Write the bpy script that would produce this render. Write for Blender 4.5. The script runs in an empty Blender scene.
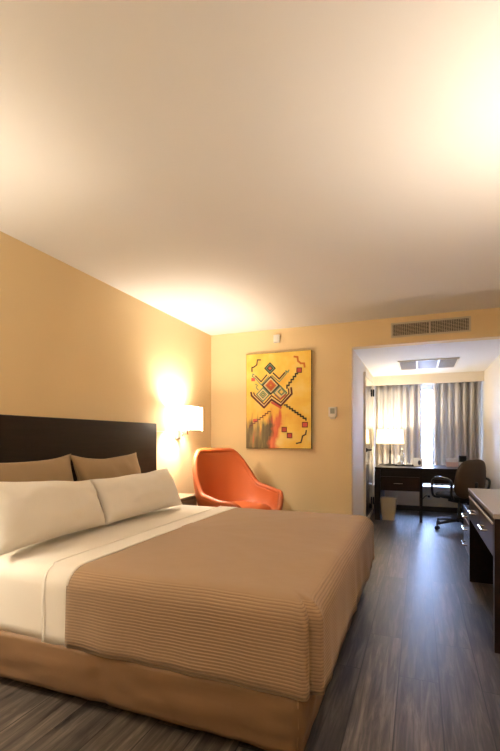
import bpy, bmesh, math, random
from math import sin, cos, pi, radians
from mathutils import Vector, Matrix, noise
random.seed(4)
scene = bpy.context.scene
COL = scene.collection

# ------------------------------------------------------------------ materials
def _new(name):
    m = bpy.data.materials.new(name); m.use_nodes = True
    nt = m.node_tree; b = nt.nodes['Principled BSDF']
    return m, nt, b

def mat(name, col, rough=.6, metal=0, bump=0, bscale=60, var=.06, vscale=8, spec=.5, sheen=0, emis=None, estr=0, stretch=None, coat=0):
    m, nt, b = _new(name); N = nt.nodes; L = nt.links
    tc = N.new('ShaderNodeTexCoord'); mp = N.new('ShaderNodeMapping')
    if stretch: mp.inputs['Scale'].default_value = stretch
    L.new(tc.outputs['Object'], mp.inputs['Vector'])
    n = N.new('ShaderNodeTexNoise'); n.inputs['Scale'].default_value = vscale; n.inputs['Detail'].default_value = 5
    L.new(mp.outputs[0], n.inputs['Vector'])
    mx = N.new('ShaderNodeMix'); mx.data_type = 'RGBA'
    mx.inputs[6].default_value = (*[c*(1-var) for c in col], 1)
    mx.inputs[7].default_value = (*[min(1, c*(1+var)) for c in col], 1)
    L.new(n.outputs['Fac'], mx.inputs[0]); L.new(mx.outputs[2], b.inputs['Base Color'])
    b.inputs['Roughness'].default_value = rough; b.inputs['Metallic'].default_value = metal
    b.inputs['Specular IOR Level'].default_value = spec
    if sheen: b.inputs['Sheen Weight'].default_value = sheen
    if coat: b.inputs['Coat Weight'].default_value = coat; b.inputs['Coat Roughness'].default_value = .08
    if emis: b.inputs['Emission Color'].default_value = (*emis, 1); b.inputs['Emission Strength'].default_value = estr
    if bump:
        n2 = N.new('ShaderNodeTexNoise'); n2.inputs['Scale'].default_value = bscale; n2.inputs['Detail'].default_value = 3
        L.new(mp.outputs[0], n2.inputs['Vector'])
        bp = N.new('ShaderNodeBump'); bp.inputs['Strength'].default_value = bump; bp.inputs['Distance'].default_value = .004
        L.new(n2.outputs['Fac'], bp.inputs['Height']); L.new(bp.outputs[0], b.inputs['Normal'])
    return m

def ramp(N, stops):
    r = N.new('ShaderNodeValToRGB'); e = r.color_ramp.elements
    while len(e) < len(stops): e.new(.5)
    for k, (p, c) in enumerate(stops): e[k].position = p; e[k].color = (*c, 1)
    return r

def floor_mat():
    m, nt, b = _new('plank_floor'); N = nt.nodes; L = nt.links
    tc = N.new('ShaderNodeTexCoord'); sp = N.new('ShaderNodeSeparateXYZ'); L.new(tc.outputs['Object'], sp.inputs[0])
    ax = N.new('ShaderNodeMath'); ax.inputs[1].default_value = .093 + .18*40; L.new(sp.outputs[0], ax.inputs[0])
    ay = N.new('ShaderNodeMath'); ay.inputs[1].default_value = 20.35; L.new(sp.outputs[1], ay.inputs[0])
    cb = N.new('ShaderNodeCombineXYZ'); L.new(ay.outputs[0], cb.inputs[0]); L.new(ax.outputs[0], cb.inputs[1])
    br = N.new('ShaderNodeTexBrick'); L.new(cb.outputs[0], br.inputs['Vector'])
    br.offset = .37; br.offset_frequency = 2; br.squash = 1
    for k, v in (('Scale', 1), ('Mortar Size', .0032), ('Mortar Smooth', .3), ('Bias', 0), ('Brick Width', 1.15), ('Row Height', .18)):
        br.inputs[k].default_value = v
    br.inputs['Color1'].default_value = (0, 0, 0, 1); br.inputs['Color2'].default_value = (1, 1, 1, 1); br.inputs['Mortar'].default_value = (.5, .5, .5, 1)
    # grain: noise stretched along the plank, shifted per plank
    mul = N.new('ShaderNodeVectorMath'); mul.operation = 'MULTIPLY_ADD'
    mul.inputs[1].default_value = (2.0, 28, 1); L.new(cb.outputs[0], mul.inputs[0])
    sc = N.new('ShaderNodeVectorMath'); sc.operation = 'SCALE'; sc.inputs['Scale'].default_value = 9; L.new(br.outputs['Color'], sc.inputs[0])
    L.new(sc.outputs[0], mul.inputs[2])
    n = N.new('ShaderNodeTexNoise'); n.inputs['Scale'].default_value = 1.3; n.inputs['Detail'].default_value = 7; n.inputs['Roughness'].default_value = .65; n.inputs['Distortion'].default_value = .6
    L.new(mul.outputs[0], n.inputs['Vector'])
    r = ramp(N, [(.32, (.022, .018, .015)), (.5, (.084, .070, .060)), (.68, (.20, .168, .143))]); L.new(n.outputs['Fac'], r.inputs[0])
    mx = N.new('ShaderNodeMix'); mx.data_type = 'RGBA'; mx.blend_type = 'MULTIPLY'; mx.inputs[0].default_value = 1
    tone = ramp(N, [(0, (.66, .65, .66)), (1, (1.2, 1.15, 1.08))]); L.new(br.outputs['Color'], tone.inputs[0])
    L.new(r.outputs[0], mx.inputs[6]); L.new(tone.outputs[0], mx.inputs[7])
    m2 = N.new('ShaderNodeMix'); m2.data_type = 'RGBA'; m2.inputs[7].default_value = (.02, .017, .015, 1)
    L.new(br.outputs['Fac'], m2.inputs[0]); L.new(mx.outputs[2], m2.inputs[6]); L.new(m2.outputs[2], b.inputs['Base Color'])
    rr = N.new('ShaderNodeMapRange'); rr.inputs['To Min'].default_value = .30; rr.inputs['To Max'].default_value = .5
    L.new(n.outputs['Fac'], rr.inputs[0]); L.new(rr.outputs[0], b.inputs['Roughness'])
    bp = N.new('ShaderNodeBump'); bp.inputs['Strength'].default_value = .25; bp.inputs['Distance'].default_value = .002
    sb = N.new('ShaderNodeMath'); sb.operation = 'SUBTRACT'; L.new(n.outputs['Fac'], sb.inputs[0]); L.new(br.outputs['Fac'], sb.inputs[1])
    L.new(sb.outputs[0], bp.inputs['Height']); L.new(bp.outputs[0], b.inputs['Normal'])
    b.inputs['Specular IOR Level'].default_value = .5
    return m

def ribbed_mat(name, col, vmax):
    """brown cloth, fine ribs along the drop (UV v = distance up from the hem)"""
    m, nt, b = _new(name); N = nt.nodes; L = nt.links
    uv = N.new('ShaderNodeUVMap'); sp = N.new('ShaderNodeSeparateXYZ'); L.new(uv.outputs[0], sp.inputs[0])
    w = N.new('ShaderNodeMath'); w.operation = 'MULTIPLY'; w.inputs[1].default_value = 2*pi/.0125; L.new(sp.outputs[1], w.inputs[0])
    s = N.new('ShaderNodeMath'); s.operation = 'SINE'; L.new(w.outputs[0], s.inputs[0])
    mk = N.new('ShaderNodeMapRange'); mk.inputs['From Min'].default_value = vmax; mk.inputs['From Max'].default_value = vmax-.02; L.new(sp.outputs[1], mk.inputs[0])
    h = N.new('ShaderNodeMath'); h.operation = 'MULTIPLY'; L.new(s.outputs[0], h.inputs[0]); L.new(mk.outputs[0], h.inputs[1])
    bp = N.new('ShaderNodeBump'); bp.inputs['Strength'].default_value = .5; bp.inputs['Distance'].default_value = .0015; L.new(h.outputs[0], bp.inputs['Height'])
    tc = N.new('ShaderNodeTexCoord'); n = N.new('ShaderNodeTexNoise'); n.inputs['Scale'].default_value = 5; n.inputs['Detail'].default_value = 6; L.new(tc.outputs['Object'], n.inputs['Vector'])
    bp2 = N.new('ShaderNodeBump'); bp2.inputs['Strength'].default_value = .25; bp2.inputs['Distance'].default_value = .02
    L.new(n.outputs['Fac'], bp2.inputs['Height']); L.new(bp.outputs[0], bp2.inputs['Normal']); L.new(bp2.outputs[0], b.inputs['Normal'])
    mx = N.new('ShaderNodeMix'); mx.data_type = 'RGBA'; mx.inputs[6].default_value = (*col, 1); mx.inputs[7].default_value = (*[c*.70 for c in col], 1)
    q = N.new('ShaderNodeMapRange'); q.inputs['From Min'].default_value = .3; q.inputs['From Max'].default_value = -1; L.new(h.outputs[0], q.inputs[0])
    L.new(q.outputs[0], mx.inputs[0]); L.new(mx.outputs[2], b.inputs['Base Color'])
    b.inputs['Roughness'].default_value = .85; b.inputs['Specular IOR Level'].default_value = .25; b.inputs['Sheen Weight'].default_value = .15
    return m

def cloth_trans(name, col, t):
    m, nt, b = _new(name); N = nt.nodes; L = nt.links
    tr = N.new('ShaderNodeBsdfTranslucent'); tr.inputs[0].default_value = (*col, 1)
    ms = N.new('ShaderNodeMixShader'); ms.inputs[0].default_value = t
    b.inputs['Base Color'].default_value = (*col, 1); b.inputs['Roughness'].default_value = .9; b.inputs['Specular IOR Level'].default_value = .1
    tc = N.new('ShaderNodeTexCoord'); n = N.new('ShaderNodeTexNoise'); n.inputs['Scale'].default_value = 300; L.new(tc.outputs['Object'], n.inputs['Vector'])
    bp = N.new('ShaderNodeBump'); bp.inputs['Strength'].default_value = .1; bp.inputs['Distance'].default_value = .001; L.new(n.outputs['Fac'], bp.inputs['Height']); L.new(bp.outputs[0], b.inputs['Normal'])
    L.new(b.outputs[0], ms.inputs[1]); L.new(tr.outputs[0], ms.inputs[2]); L.new(ms.outputs[0], N['Material Output'].inputs[0])
    return m

def shade_mat(name, col, emis, estr, tf=.5):
    m, nt, b = _new(name); N = nt.nodes; L = nt.links
    tr = N.new('ShaderNodeBsdfTranslucent'); tr.inputs[0].default_value = (*col, 1)
    ms = N.new('ShaderNodeMixShader'); ms.inputs[0].default_value = tf
    b.inputs['Base Color'].default_value = (*col, 1); b.inputs['Roughness'].default_value = .9
    b.inputs['Emission Color'].default_value = (*emis, 1); b.inputs['Emission Strength'].default_value = estr
    tc = N.new('ShaderNodeTexCoord'); n = N.new('ShaderNodeTexNoise'); n.inputs['Scale'].default_value = 200; L.new(tc.outputs['Object'], n.inputs['Vector'])
    bp = N.new('ShaderNodeBump'); bp.inputs['Strength'].default_value = .1; bp.inputs['Distance'].default_value = .001; L.new(n.outputs['Fac'], bp.inputs['Height']); L.new(bp.outputs[0], b.inputs['Normal'])
    L.new(b.outputs[0], ms.inputs[1]); L.new(tr.outputs[0], ms.inputs[2]); L.new(ms.outputs[0], N['Material Output'].inputs[0])
    return m

def glass_mat():
    m, nt, b = _new('window_glass'); N = nt.nodes; L = nt.links
    tr = N.new('ShaderNodeBsdfTransparent'); tr.inputs[0].default_value = (.94, .97, .98, 1)
    gl = N.new('ShaderNodeBsdfGlossy'); gl.inputs['Roughness'].default_value = .02
    fr = N.new('ShaderNodeFresnel'); fr.inputs[0].default_value = 1.45
    ms = N.new('ShaderNodeMixShader'); L.new(fr.outputs[0], ms.inputs[0]); L.new(tr.outputs[0], ms.inputs[1]); L.new(gl.outputs[0], ms.inputs[2])
    L.new(ms.outputs[0], N['Material Output'].inputs[0]); return m

def canvas_mat():
    """painted canvas: object space x 0..W, z 0..H ; yellow ground, dark streaks and a red patch low on the left"""
    m, nt, b = _new('painted_canvas'); N = nt.nodes; L = nt.links
    tc = N.new('ShaderNodeTexCoord'); sp = N.new('ShaderNodeSeparateXYZ'); L.new(tc.outputs['Object'], sp.inputs[0])
    mp = N.new('ShaderNodeMapping'); mp.inputs['Scale'].default_value = (18, 1, 2.6); L.new(tc.outputs['Object'], mp.inputs[0])
    st = N.new('ShaderNodeTexNoise'); st.inputs['Scale'].default_value = 1; st.inputs['Detail'].default_value = 5; L.new(mp.outputs[0], st.inputs['Vector'])
    big = N.new('ShaderNodeTexNoise'); big.inputs['Scale'].default_value = 4; big.inputs['Detail'].default_value = 4; L.new(tc.outputs['Object'], big.inputs['Vector'])
    base = ramp(N, [(.3, (.84, .46, .06)), (.5, (.90, .60, .10)), (.7, (.92, .70, .24))]); L.new(big.outputs['Fac'], base.inputs[0])
    def M(op, a, bb):
        n = N.new('ShaderNodeMath'); n.operation = op
        for i, v in enumerate((a, bb)):
            if isinstance(v, (int, float)): n.inputs[i].default_value = v
            else: L.new(v, n.inputs[i])
        n.use_clamp = False; return n.outputs[0]
    def mr(v, a, c):
        n = N.new('ShaderNodeMapRange'); n.inputs['From Min'].default_value = a; n.inputs['From Max'].default_value = c; L.new(v, n.inputs[0]); return n.outputs[0]
    x, z = M('ADD', sp.outputs[0], M('MULTIPLY', M('SUBTRACT', big.outputs['Fac'], .5), .35)), sp.outputs[2]
    stn = M('MULTIPLY', M('SUBTRACT', st.outputs['Fac'], .5), .5)
    top = M('ADD', z, stn)
    red = M('MULTIPLY', M('MULTIPLY', mr(x, .26, .30), mr(x, .47, .40)), mr(top, .45, .33))
    dark = M('MULTIPLY', mr(M('ADD', x, M('MULTIPLY', stn, .2)), .33, .27), mr(top, .38, .26))
    def over(colA, fac, c):
        n = N.new('ShaderNodeMix'); n.data_type = 'RGBA'; L.new(fac, n.inputs[0]); L.new(colA, n.inputs[6])
        if isinstance(c, tuple): n.inputs[7].default_value = (*c, 1)
        else: L.new(c, n.inputs[7])
        return n.outputs[2]
    redc = ramp(N, [(.35, (.62, .07, .04)), (.7, (.85, .25, .10))]); L.new(st.outputs['Fac'], redc.inputs[0])
    dc = ramp(N, [(.36, (.02, .018, .012)), (.5, (.09, .075, .035)), (.62, (.28, .19, .07)), (.72, (.5, .12, .06))]); L.new(st.outputs['Fac'], dc.inputs[0])
    c = over(base.outputs[0], M('MULTIPLY', red, .9), redc.outputs[0]); c = over(c, M('MULTIPLY', dark, .92), dc.outputs[0])
    L.new(c, b.inputs['Base Color']); b.inputs['Roughness'].default_value = .55
    return m

def wood_mat(name, c1, c2, rough=.25, axis=0):
    m, nt, b = _new(name); N = nt.nodes; L = nt.links
    tc = N.new('ShaderNodeTexCoord'); mp = N.new('ShaderNodeMapping'); s = [22, 22, 22]; s[axis] = 1.6
    mp.inputs['Scale'].default_value = s; L.new(tc.outputs['Object'], mp.inputs[0])
    n = N.new('ShaderNodeTexNoise'); n.inputs['Scale'].default_value = 1.5; n.inputs['Detail'].default_value = 6; n.inputs['Distortion'].default_value = .5; L.new(mp.outputs[0], n.inputs['Vector'])
    r = ramp(N, [(.3, c1), (.7, c2)]); L.new(n.outputs['Fac'], r.inputs[0]); L.new(r.outputs[0], b.inputs['Base Color'])
    b.inputs['Roughness'].default_value = rough; b.inputs['Specular IOR Level'].default_value = .28
    return m

WALL = mat('wall_paint', (.82, .63, .36), .7, bump=.15, bscale=220, var=.02, vscale=2)
CREAM = mat('cream_paint', (.82, .73, .60), .7, bump=.12, bscale=220, var=.02, vscale=2)
CEIL = mat('ceiling_paint', (.80, .77, .735), .85, bump=.1, bscale=200, var=.015, vscale=2)
CEIL2 = mat('alcove_ceiling_paint', (.84, .83, .84), .8, bump=.1, bscale=200, var=.015, vscale=2)
FLOOR = floor_mat()
BASEB = mat('dark_baseboard', (.03, .02, .016), .4)
ESP = wood_mat('espresso_wood', (.007, .003, .0025), (.018, .008, .006), .33, 1)
ESPX = wood_mat('espresso_wood_cross', (.007, .003, .0025), (.018, .008, .006), .33, 0)
REDW = wood_mat('mahogany_drawer_front', (.016, .006, .005), (.036, .014, .011), .3, 1)
TOPL = mat('pale_laminate', (.36, .33, .31), .28, var=.05, vscale=30)
HEADB = wood_mat('headboard_wood', (.009, .0045, .0022), (.018, .010, .005), .42, 1)
CHROME = mat('brushed_chrome', (.72, .70, .67), .22, metal=1, var=.03)
BLACKM = mat('black_metal', (.015, .015, .016), .35, metal=.3)
BLACKP = mat('black_plastic', (.012, .012, .014), .4)
WHITE = mat('white_cotton', (.84, .79, .71), .85, bump=.5, bscale=7, var=.02, spec=.2, sheen=.1)
SHEET = mat('white_bed_sheet', (.82, .76, .67), .85, bump=.12, bscale=6, var=.02, spec=.2, sheen=.1)
TAUPE = mat('taupe_cotton', (.34, .235, .13), .85, bump=.6, bscale=7, var=.06, spec=.2, sheen=.15)
BROWN = ribbed_mat('ribbed_brown_coverlet', (.41, .275, .17), .34)
SKIRT = mat('copper_brown_satin', (.21, .12, .06), .5, bump=.8, bscale=7, var=.08, spec=.4)
ORANGE = mat('orange_leather', (.48, .105, .024), .45, bump=.1, bscale=120, var=.06, vscale=3)
CURT = cloth_trans('curtain_cloth', (.60, .565, .53), .17)
SHADE = shade_mat('sconce_shade_fabric', (.9, .86, .78), (1, .92, .80), 5, .36)
SHADE3 = shade_mat('floor_lamp_shade_fabric', (.6, .5, .36), (1, .86, .66), .8, .12)
SHADE2 = shade_mat('table_lamp_shade_fabric', (.9, .82, .66), (1, .80, .45), 1.6)
GLASS = glass_mat()
PLATE = mat('satin_nickel', (.34, .30, .25), .4, metal=.6)
SILV = mat('satin_silver', (.80, .78, .76), .5, metal=.3)
BLACKF = mat('black_fabric', (.02, .02, .022), .8)
CANVAS = canvas_mat()
LINER = mat('cream_plastic', (.62, .54, .40), .45)
WPLAST = mat('white_plastic', (.78, .74, .68), .4)
GRAYP = mat('grey_display', (.30, .31, .27), .3)
LEATH = mat('brown_leather', (.06, .034, .016), .5, bump=.2, bscale=90)
VENTM = mat('aluminium_vent', (.62, .54, .42), .4, metal=.2)
VENTG = mat('grey_vent_mesh', (.40, .37, .36), .5)
VDARK = mat('duct_dark', (.035, .028, .02), .8)
MIRROR = mat('door_mirror', (.86, .86, .86), .06, metal=1, var=.01)
NIGHT = wood_mat('greige_wood', (.27, .20, .13), (.36, .28, .19), .5, 1)
PAPER = mat('white_paper', (.85, .84, .83), .7)
PINK = mat('pale_pink_paper', (.72, .52, .48), .8)
SEAM = mat('seam_thread', (.30, .18, .10), .9)
PIPE = mat('orange_piping', (.48, .09, .018), .45)

# ------------------------------------------------------------------ object helpers
def setp(o, label=None, cat=None, group=None, kind=None):
    if label: o['label'] = label
    if cat: o['category'] = cat
    if group: o['group'] = group
    if kind: o['kind'] = kind
    return o

def wm(o):
    m = Matrix.Translation(o.location) @ o.rotation_euler.to_matrix().to_4x4()
    return wm(o.parent) @ m if o.parent else m

def thing(name, label, cat, loc, rz=0, group=None):
    o = bpy.data.objects.new(name, None); COL.objects.link(o); o.empty_display_size = .1
    o.location = loc; o.rotation_euler = (0, 0, rz)
    return setp(o, label, cat, group)

def obj(name, bm, m, parent=None, local=False, smooth=False, sub=0, solid=0, bev=0, origin=None):
    """local=False: bm is in world coordinates"""
    if parent is not None and not local: bm.transform(wm(parent).inverted())
    if origin is not None: bm.transform(Matrix.Translation(-Vector(origin)))
    bmesh.ops.recalc_face_normals(bm, faces=bm.faces[:])
    me = bpy.data.meshes.new(name); bm.to_mesh(me); bm.free()
    ms = m if isinstance(m, (list, tuple)) else [m]
    for k in ms: me.materials.append(k)
    o = bpy.data.objects.new(name, me); COL.objects.link(o)
    if origin is not None: o.location = origin
    if parent is not None: o.parent = parent
    if smooth:
        for p in me.polygons: p.use_smooth = True
    if bev:
        d = o.modifiers.new('bevel', 'BEVEL'); d.width = bev; d.segments = 2; d.limit_method = 'ANGLE'
    if solid:
        d = o.modifiers.new('solid', 'SOLIDIFY'); d.thickness = solid; d.offset = -1
    if sub:
        d = o.modifiers.new('sub', 'SUBSURF'); d.levels = sub; d.render_levels = sub
    return o

def copy_tree(o, parent=None):
    c = o.copy(); COL.objects.link(c)
    if parent is not None: c.parent = parent
    for ch in list(o.children): copy_tree(ch, c)
    return c

def box(bm, x0, x1, y0, y1, z0, z1, mi=0):
    vs = [bm.verts.new((x, y, z)) for z in (z0, z1) for x, y in ((x0, y0), (x1, y0), (x1, y1), (x0, y1))]
    for f in ((3, 2, 1, 0), (4, 5, 6, 7), (0, 1, 5, 4), (1, 2, 6, 5), (2, 3, 7, 6), (3, 0, 4, 7)):
        bm.faces.new([vs[i] for i in f]).material_index = mi
    return bm
def B(*a): return box(bmesh.new(), *a)

def lathe(bm, prof, c=(0, 0, 0), seg=32, close=True):
    rings = []
    for r, z in prof:
        rings.append([bm.verts.new((c[0]+r*cos(2*pi*k/seg), c[1]+r*sin(2*pi*k/seg), c[2]+z)) for k in range(seg)])
    for a, b2 in zip(rings, rings[1:]):
        for k in range(seg):
            bm.faces.new((a[k], a[(k+1) % seg], b2[(k+1) % seg], b2[k]))
    if close: bm.faces.new(rings[0][::-1]); bm.faces.new(rings[-1])
    return bm

def tube(bm, pts, r, seg=10, cyc=False, flat=1.0):
    pts = [Vector(p) for p in pts]; n = len(pts); rings = []
    up = Vector((0, 0, 1)); prev = None
    for i, p in enumerate(pts):
        a = pts[(i-1) % n] if (cyc or i > 0) else p; b2 = pts[(i+1) % n] if (cyc or i < n-1) else p
        t = (b2-a).normalized()
        ref = prev if prev is not None else (up if abs(t.z) < .9 else Vector((1, 0, 0)))
        s = (ref - t*ref.dot(t)).normalized(); prev = s; q = t.cross(s)
        rr = r[i] if isinstance(r, (list, tuple)) else r
        rings.append([bm.verts.new(p + s*cos(2*pi*k/seg)*rr*flat + q*sin(2*pi*k/seg)*rr) for k in range(seg)])
    m = n if cyc else n-1
    for i in range(m):
        a, b2 = rings[i], rings[(i+1) % n]
        for k in range(seg): bm.faces.new((a[k], a[(k+1) % seg], b2[(k+1) % seg], b2[k]))
    if not cyc: bm.faces.new(rings[0][::-1]); bm.faces.new(rings[-1])
    return bm

def smoothpath(pts, n=6, cyc=False):
    P = [Vector(p) for p in pts]; out = []; L = len(P)
    for i in range(L if cyc else L-1):
        if cyc: a, b2, c, d = P[i-1], P[i], P[(i+1) % L], P[(i+2) % L]
        else: a, b2, c, d = P[max(i-1, 0)], P[i], P[i+1], P[min(i+2, L-1)]
        for k in range(n):
            t = k/n
            out.append(.5*((2*b2)+(c-a)*t+(2*a-5*b2+4*c-d)*t*t+(3*b2-a-3*c+d)*t**3))
    if not cyc: out.append(P[-1])
    return out

def structure(name, bm, m, parent=None, **k):
    o = obj(name, bm, m, parent, **k)
    if parent is None: o['kind'] = 'structure'
    return o

def sstep(a, b2, x):
    t = max(0, min(1, (x-a)/(b2-a))); return t*t*(3-2*t)

# ------------------------------------------------------------------ room
XL, XR, YB, YF, ZC, ZA, XA, YW = -2.44, .90, 4.90, -1.40, 2.45, 2.165, -.70, 7.65
structure('floor', B(XL-.1, XR+.1, YF-.1, YW+.2, -.1, 0), FLOOR)
structure('ceiling', B(XL-.1, XR+.1, YF-.1, YB+.12, ZC, ZC+.1), CEIL)
structure('wall_left', B(XL-.1, XL, YF, YB, 0, ZC), WALL)
structure('wall_right', B(XR, XR+.1, YF, YB+.12, 0, ZC), WALL)
structure('wall_alcove_right', B(XR, XR+.1, YB+.12, YW, 0, ZA), CREAM)
structure('wall_front', B(XL-.1, XR+.1, YF-.1, YF, 0, ZC), WALL)
structure('wall_back', B(XL-.1, XA, YB, YB+.12, 0, ZC), [WALL])
structure('wall_header', B(XA, XR, YB-.006, YB+.12, ZA, ZC), WALL)
structure('wall_alcove_left', B(XA-.12, XA, YB+.12, YW, 0, ZA), CREAM)
structure('ceiling_alcove', B(XA, XR, YB+.12, YW, ZA, ZA+.1), CEIL2)
# window wall: pieces round the opening, deep sill below
WX0, WX1, WZ0, WZ1 = -.50, .58, .39, 2.0
bm = bmesh.new()
box(bm, XA-.12, XR+.1, YW, YW+.12, 0, WZ0); box(bm, XA-.12, WX0, YW, YW+.12, WZ0, WZ1); box(bm, WX1, XR+.1, YW, YW+.12, WZ0, WZ1)
box(bm, XA-.12, XR+.1, YW, YW+.12, WZ1, ZA+.1); box(bm, XA, XR, YW-.19, YW, 0, WZ0-.012)
structure('wall_window', bm, CREAM)
structure('trim_1', B(XA, XR, YW-.21, YW, WZ0-.012, WZ0+.008), WPLAST, bev=.004)            # sill board
structure('trim_2', B(XA, XR, YW-.34, YW-.32, 2.015, ZA), CREAM)                              # curtain pelmet
w = setp(bpy.data.objects.new('window_1', None), kind='structure'); COL.objects.link(w); w.location = (.09, YW+.06, WZ0+.01)
bm = bmesh.new()
for a in ((WX0, WX1, WZ0+.008, WZ0+.05), (WX0, WX1, WZ1-.05, WZ1), (WX0, WX0+.05, WZ0+.05, WZ1-.05), (WX1-.05, WX1, WZ0+.05, WZ1-.05), (.44, .49, WZ0+.05, WZ1-.05), (-.22, -.17, WZ0+.05, WZ1-.05)):
    box(bm, a[0], a[1], YW+.03, YW+.08, a[2], a[3])
obj('window_frame', bm, WPLAST, w)
obj('window_pane', B(WX0+.03, WX1-.03, YW+.05, YW+.056, WZ0+.04, WZ1-.04), GLASS, w)
# baseboards
structure('baseboard_left', B(XL, XL+.015, YF, YB, 0, .08), BASEB)
structure('baseboard_back', B(XL+.015, XA, YB-.015, YB, 0, .08), BASEB)
structure('baseboard_window', B(XA, XR-.015, YW-.205, YW-.19, 0, .08), BASEB)
structure('baseboard_right', B(XR-.015, XR, YF, YW-.19, 0, .08), BASEB)

# mirrored closet door standing in the alcove's left wall
d = setp(bpy.data.objects.new('door_1', None), kind='structure'); COL.objects.link(d); d.location = (XA, 6.5, 0)
DY0, DY1 = 5.98, 6.98
bm = bmesh.new()
box(bm, XA, XA+.03, DY0, DY1, .01, .06); box(bm, XA, XA+.03, DY0, DY1, 2.0, 2.05)
box(bm, XA, XA+.03, DY0, DY0+.03, .06, 2.0); box(bm, XA, XA+.03, DY1-.05, DY1, .06, 2.0)
obj('door_frame', bm, CREAM, d)
obj('mirror_panel', B(XA+.002, XA+.024, DY0+.03, DY1-.05, .06, 2.0), MIRROR, d)
for z in (.2, 1.86):
    obj('hinge', B(XA+.028, XA+.05, DY1-.06, DY1-.02, z-.055, z+.055), BLACKM, d, bev=.004)
bm = bmesh.new(); hy = 6.14
lathe(bm, [(.027, 0), (.027, .012)], seg=20); bm.transform(Matrix.Translation((XA+.022, hy, 1.0)) @ Matrix.Rotation(pi/2, 4, 'Y'))
tube(bm, [(XA+.03, hy, 1.0), (XA+.085, hy, 1.0)], .010); tube(bm, [(XA+.08, hy-.01, 1.0), (XA+.08, hy+.13, 1.0)], .010)
obj('door_handle', bm, BLACKM, d, smooth=True)

# curtains
def curtain(x0, x1, label, folds, ph, amp=.042):
    root = thing('curtain', label, 'curtain', ((x0+x1)/2, YW-.24, .43), group='grey curtains at the window')
    bm = bmesh.new(); n = int(folds*14); rows = 10; g = []
    for j in range(rows+1):
        z = .425 + (2.06-.425)*j/rows; row = []
        for i in range(n+1):
            u = i/n; x = x0+(x1-x0)*u
            s = sin(2*pi*folds*u+ph+.35*sin(5*u+ph))
            s2 = math.copysign(abs(s)**.7, s)
            a = amp*(1+.25*sin(9*u+ph))*(1.12-.25*j/rows)
            x += .008*sin(3.1*u*folds+2.2*j/rows)
            row.append(bm.verts.new((x, YW-.25+a*s2, z)))
        g.append(row)
    for j in range(rows):
        for i in range(n): bm.faces.new((g[j][i], g[j][i+1], g[j+1][i+1], g[j+1][i]))
    obj('drape', bm, CURT, root, smooth=True, solid=.0025)
    bm = bmesh.new(); box(bm, x0, x1, YW-.262, YW-.244, 2.062, 2.078)
    obj('heading_rail', bm, WPLAST, root)
    return root
curtain(-.685, .035, 'grey-white curtain left of the bright window gap, behind the table lamp', 7, .4)
curtain(.185, .835, 'grey curtain right of the bright window gap, behind the office chair', 6.5, 1.3)

# ------------------------------------------------------------------ vents, thermostat, wall sensor
v = thing('air_vent', 'long wall grille with fine mesh above the alcove opening', 'air vent', (.10, YB-.006, 2.235))
x0, x1, z0, z1, yv = -.285, .484, 2.235, 2.39, YB-.006
bm = bmesh.new()
for a in ((x0, x1, z0, z0+.018), (x0, x1, z1-.018, z1), (x0, x0+.018, z0+.018, z1-.018), (x1-.018, x1, z0+.018, z1-.018), (.092, .108, z0+.018, z1-.018)):
    box(bm, a[0], a[1], yv-.014, yv, a[2], a[3])
obj('vent_frame', bm, VENTM, v)
obj('duct_backing', B(x0+.01, x1-.01, yv-.003, yv-.001, z0+.01, z1-.01), VDARK, v)
bm = bmesh.new()
for k in range(8):
    z = z0+.028+k*(z1-z0-.056)/7
    for a, b2 in ((x0+.018, .092), (.108, x1-.018)): box(bm, a, b2, yv-.010, yv-.007, z-.0018, z+.0018)
for k in range(34):
    x = x0+.028+k*(x1-x0-.056)/33
    if abs(x-.1) < .012: continue
    box(bm, x-.0016, x+.0016, yv-.0068, yv-.004, z0+.018, z1-.018)
obj('mesh_grille', bm, VENTM, v)

v = thing('ceiling_vent', 'wide three-panel ceiling grille in the alcove ceiling before the curtains', 'air vent', (.10, 6.32, ZA-.02))
x0, x1, y0, y1 = -.265, .465, 5.96, 6.68
bm = bmesh.new(); z0, z1 = ZA-.016, ZA
box(bm, x0, x1, y0, y0+.02, z0, z1); box(bm, x0, x1, y1-.02, y1, z0, z1); box(bm, x0, x0+.02, y0+.02, y1-.02, z0, z1); box(bm, x1-.02, x1, y0+.02, y1-.02, z0, z1)
for x in (-.03, .23): box(bm, x-.012, x+.012, y0+.02, y1-.02, z0, z1)
obj('vent_frame', bm, WPLAST, v)
for a, b2 in ((x0+.02, -.042), (-.018, .218), (.242, x1-.02)):
    bm = bmesh.new(); box(bm, a, b2, y0+.02, y1-.02, ZA-.006, ZA-.002)
    for k in range(22):
        y = y0+.035+k*.031; box(bm, a, b2, y-.006, y+.006, ZA-.011, ZA-.007)
    obj('grille_panel', bm, VENTG, v)

t = thing('thermostat', 'small white thermostat with grey display right of the painting', 'thermostat', (-.91, YB, 1.375))
obj('body', B(-.957, -.863, YB-.026, YB, 1.40, 1.51), WPLAST, t, bev=.006)
obj('display', B(-.935, -.885, YB-.029, YB-.0255, 1.435, 1.495), GRAYP, t)
obj('lower_plate', B(-.94, -.88, YB-.018, YB, 1.375, 1.402), WPLAST, t, bev=.004)
s = thing('wall_sensor', 'small white box sensor high on the wall above the painting', 'sensor', (-1.57, YB, 2.285))
obj('body', B(-1.608, -1.532, YB-.032, YB, 2.285, 2.38), WPLAST, s, bev=.008)
obj('lens', B(-1.59, -1.55, YB-.036, YB-.031, 2.30, 2.33), WPLAST, s, bev=.002)

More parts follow.
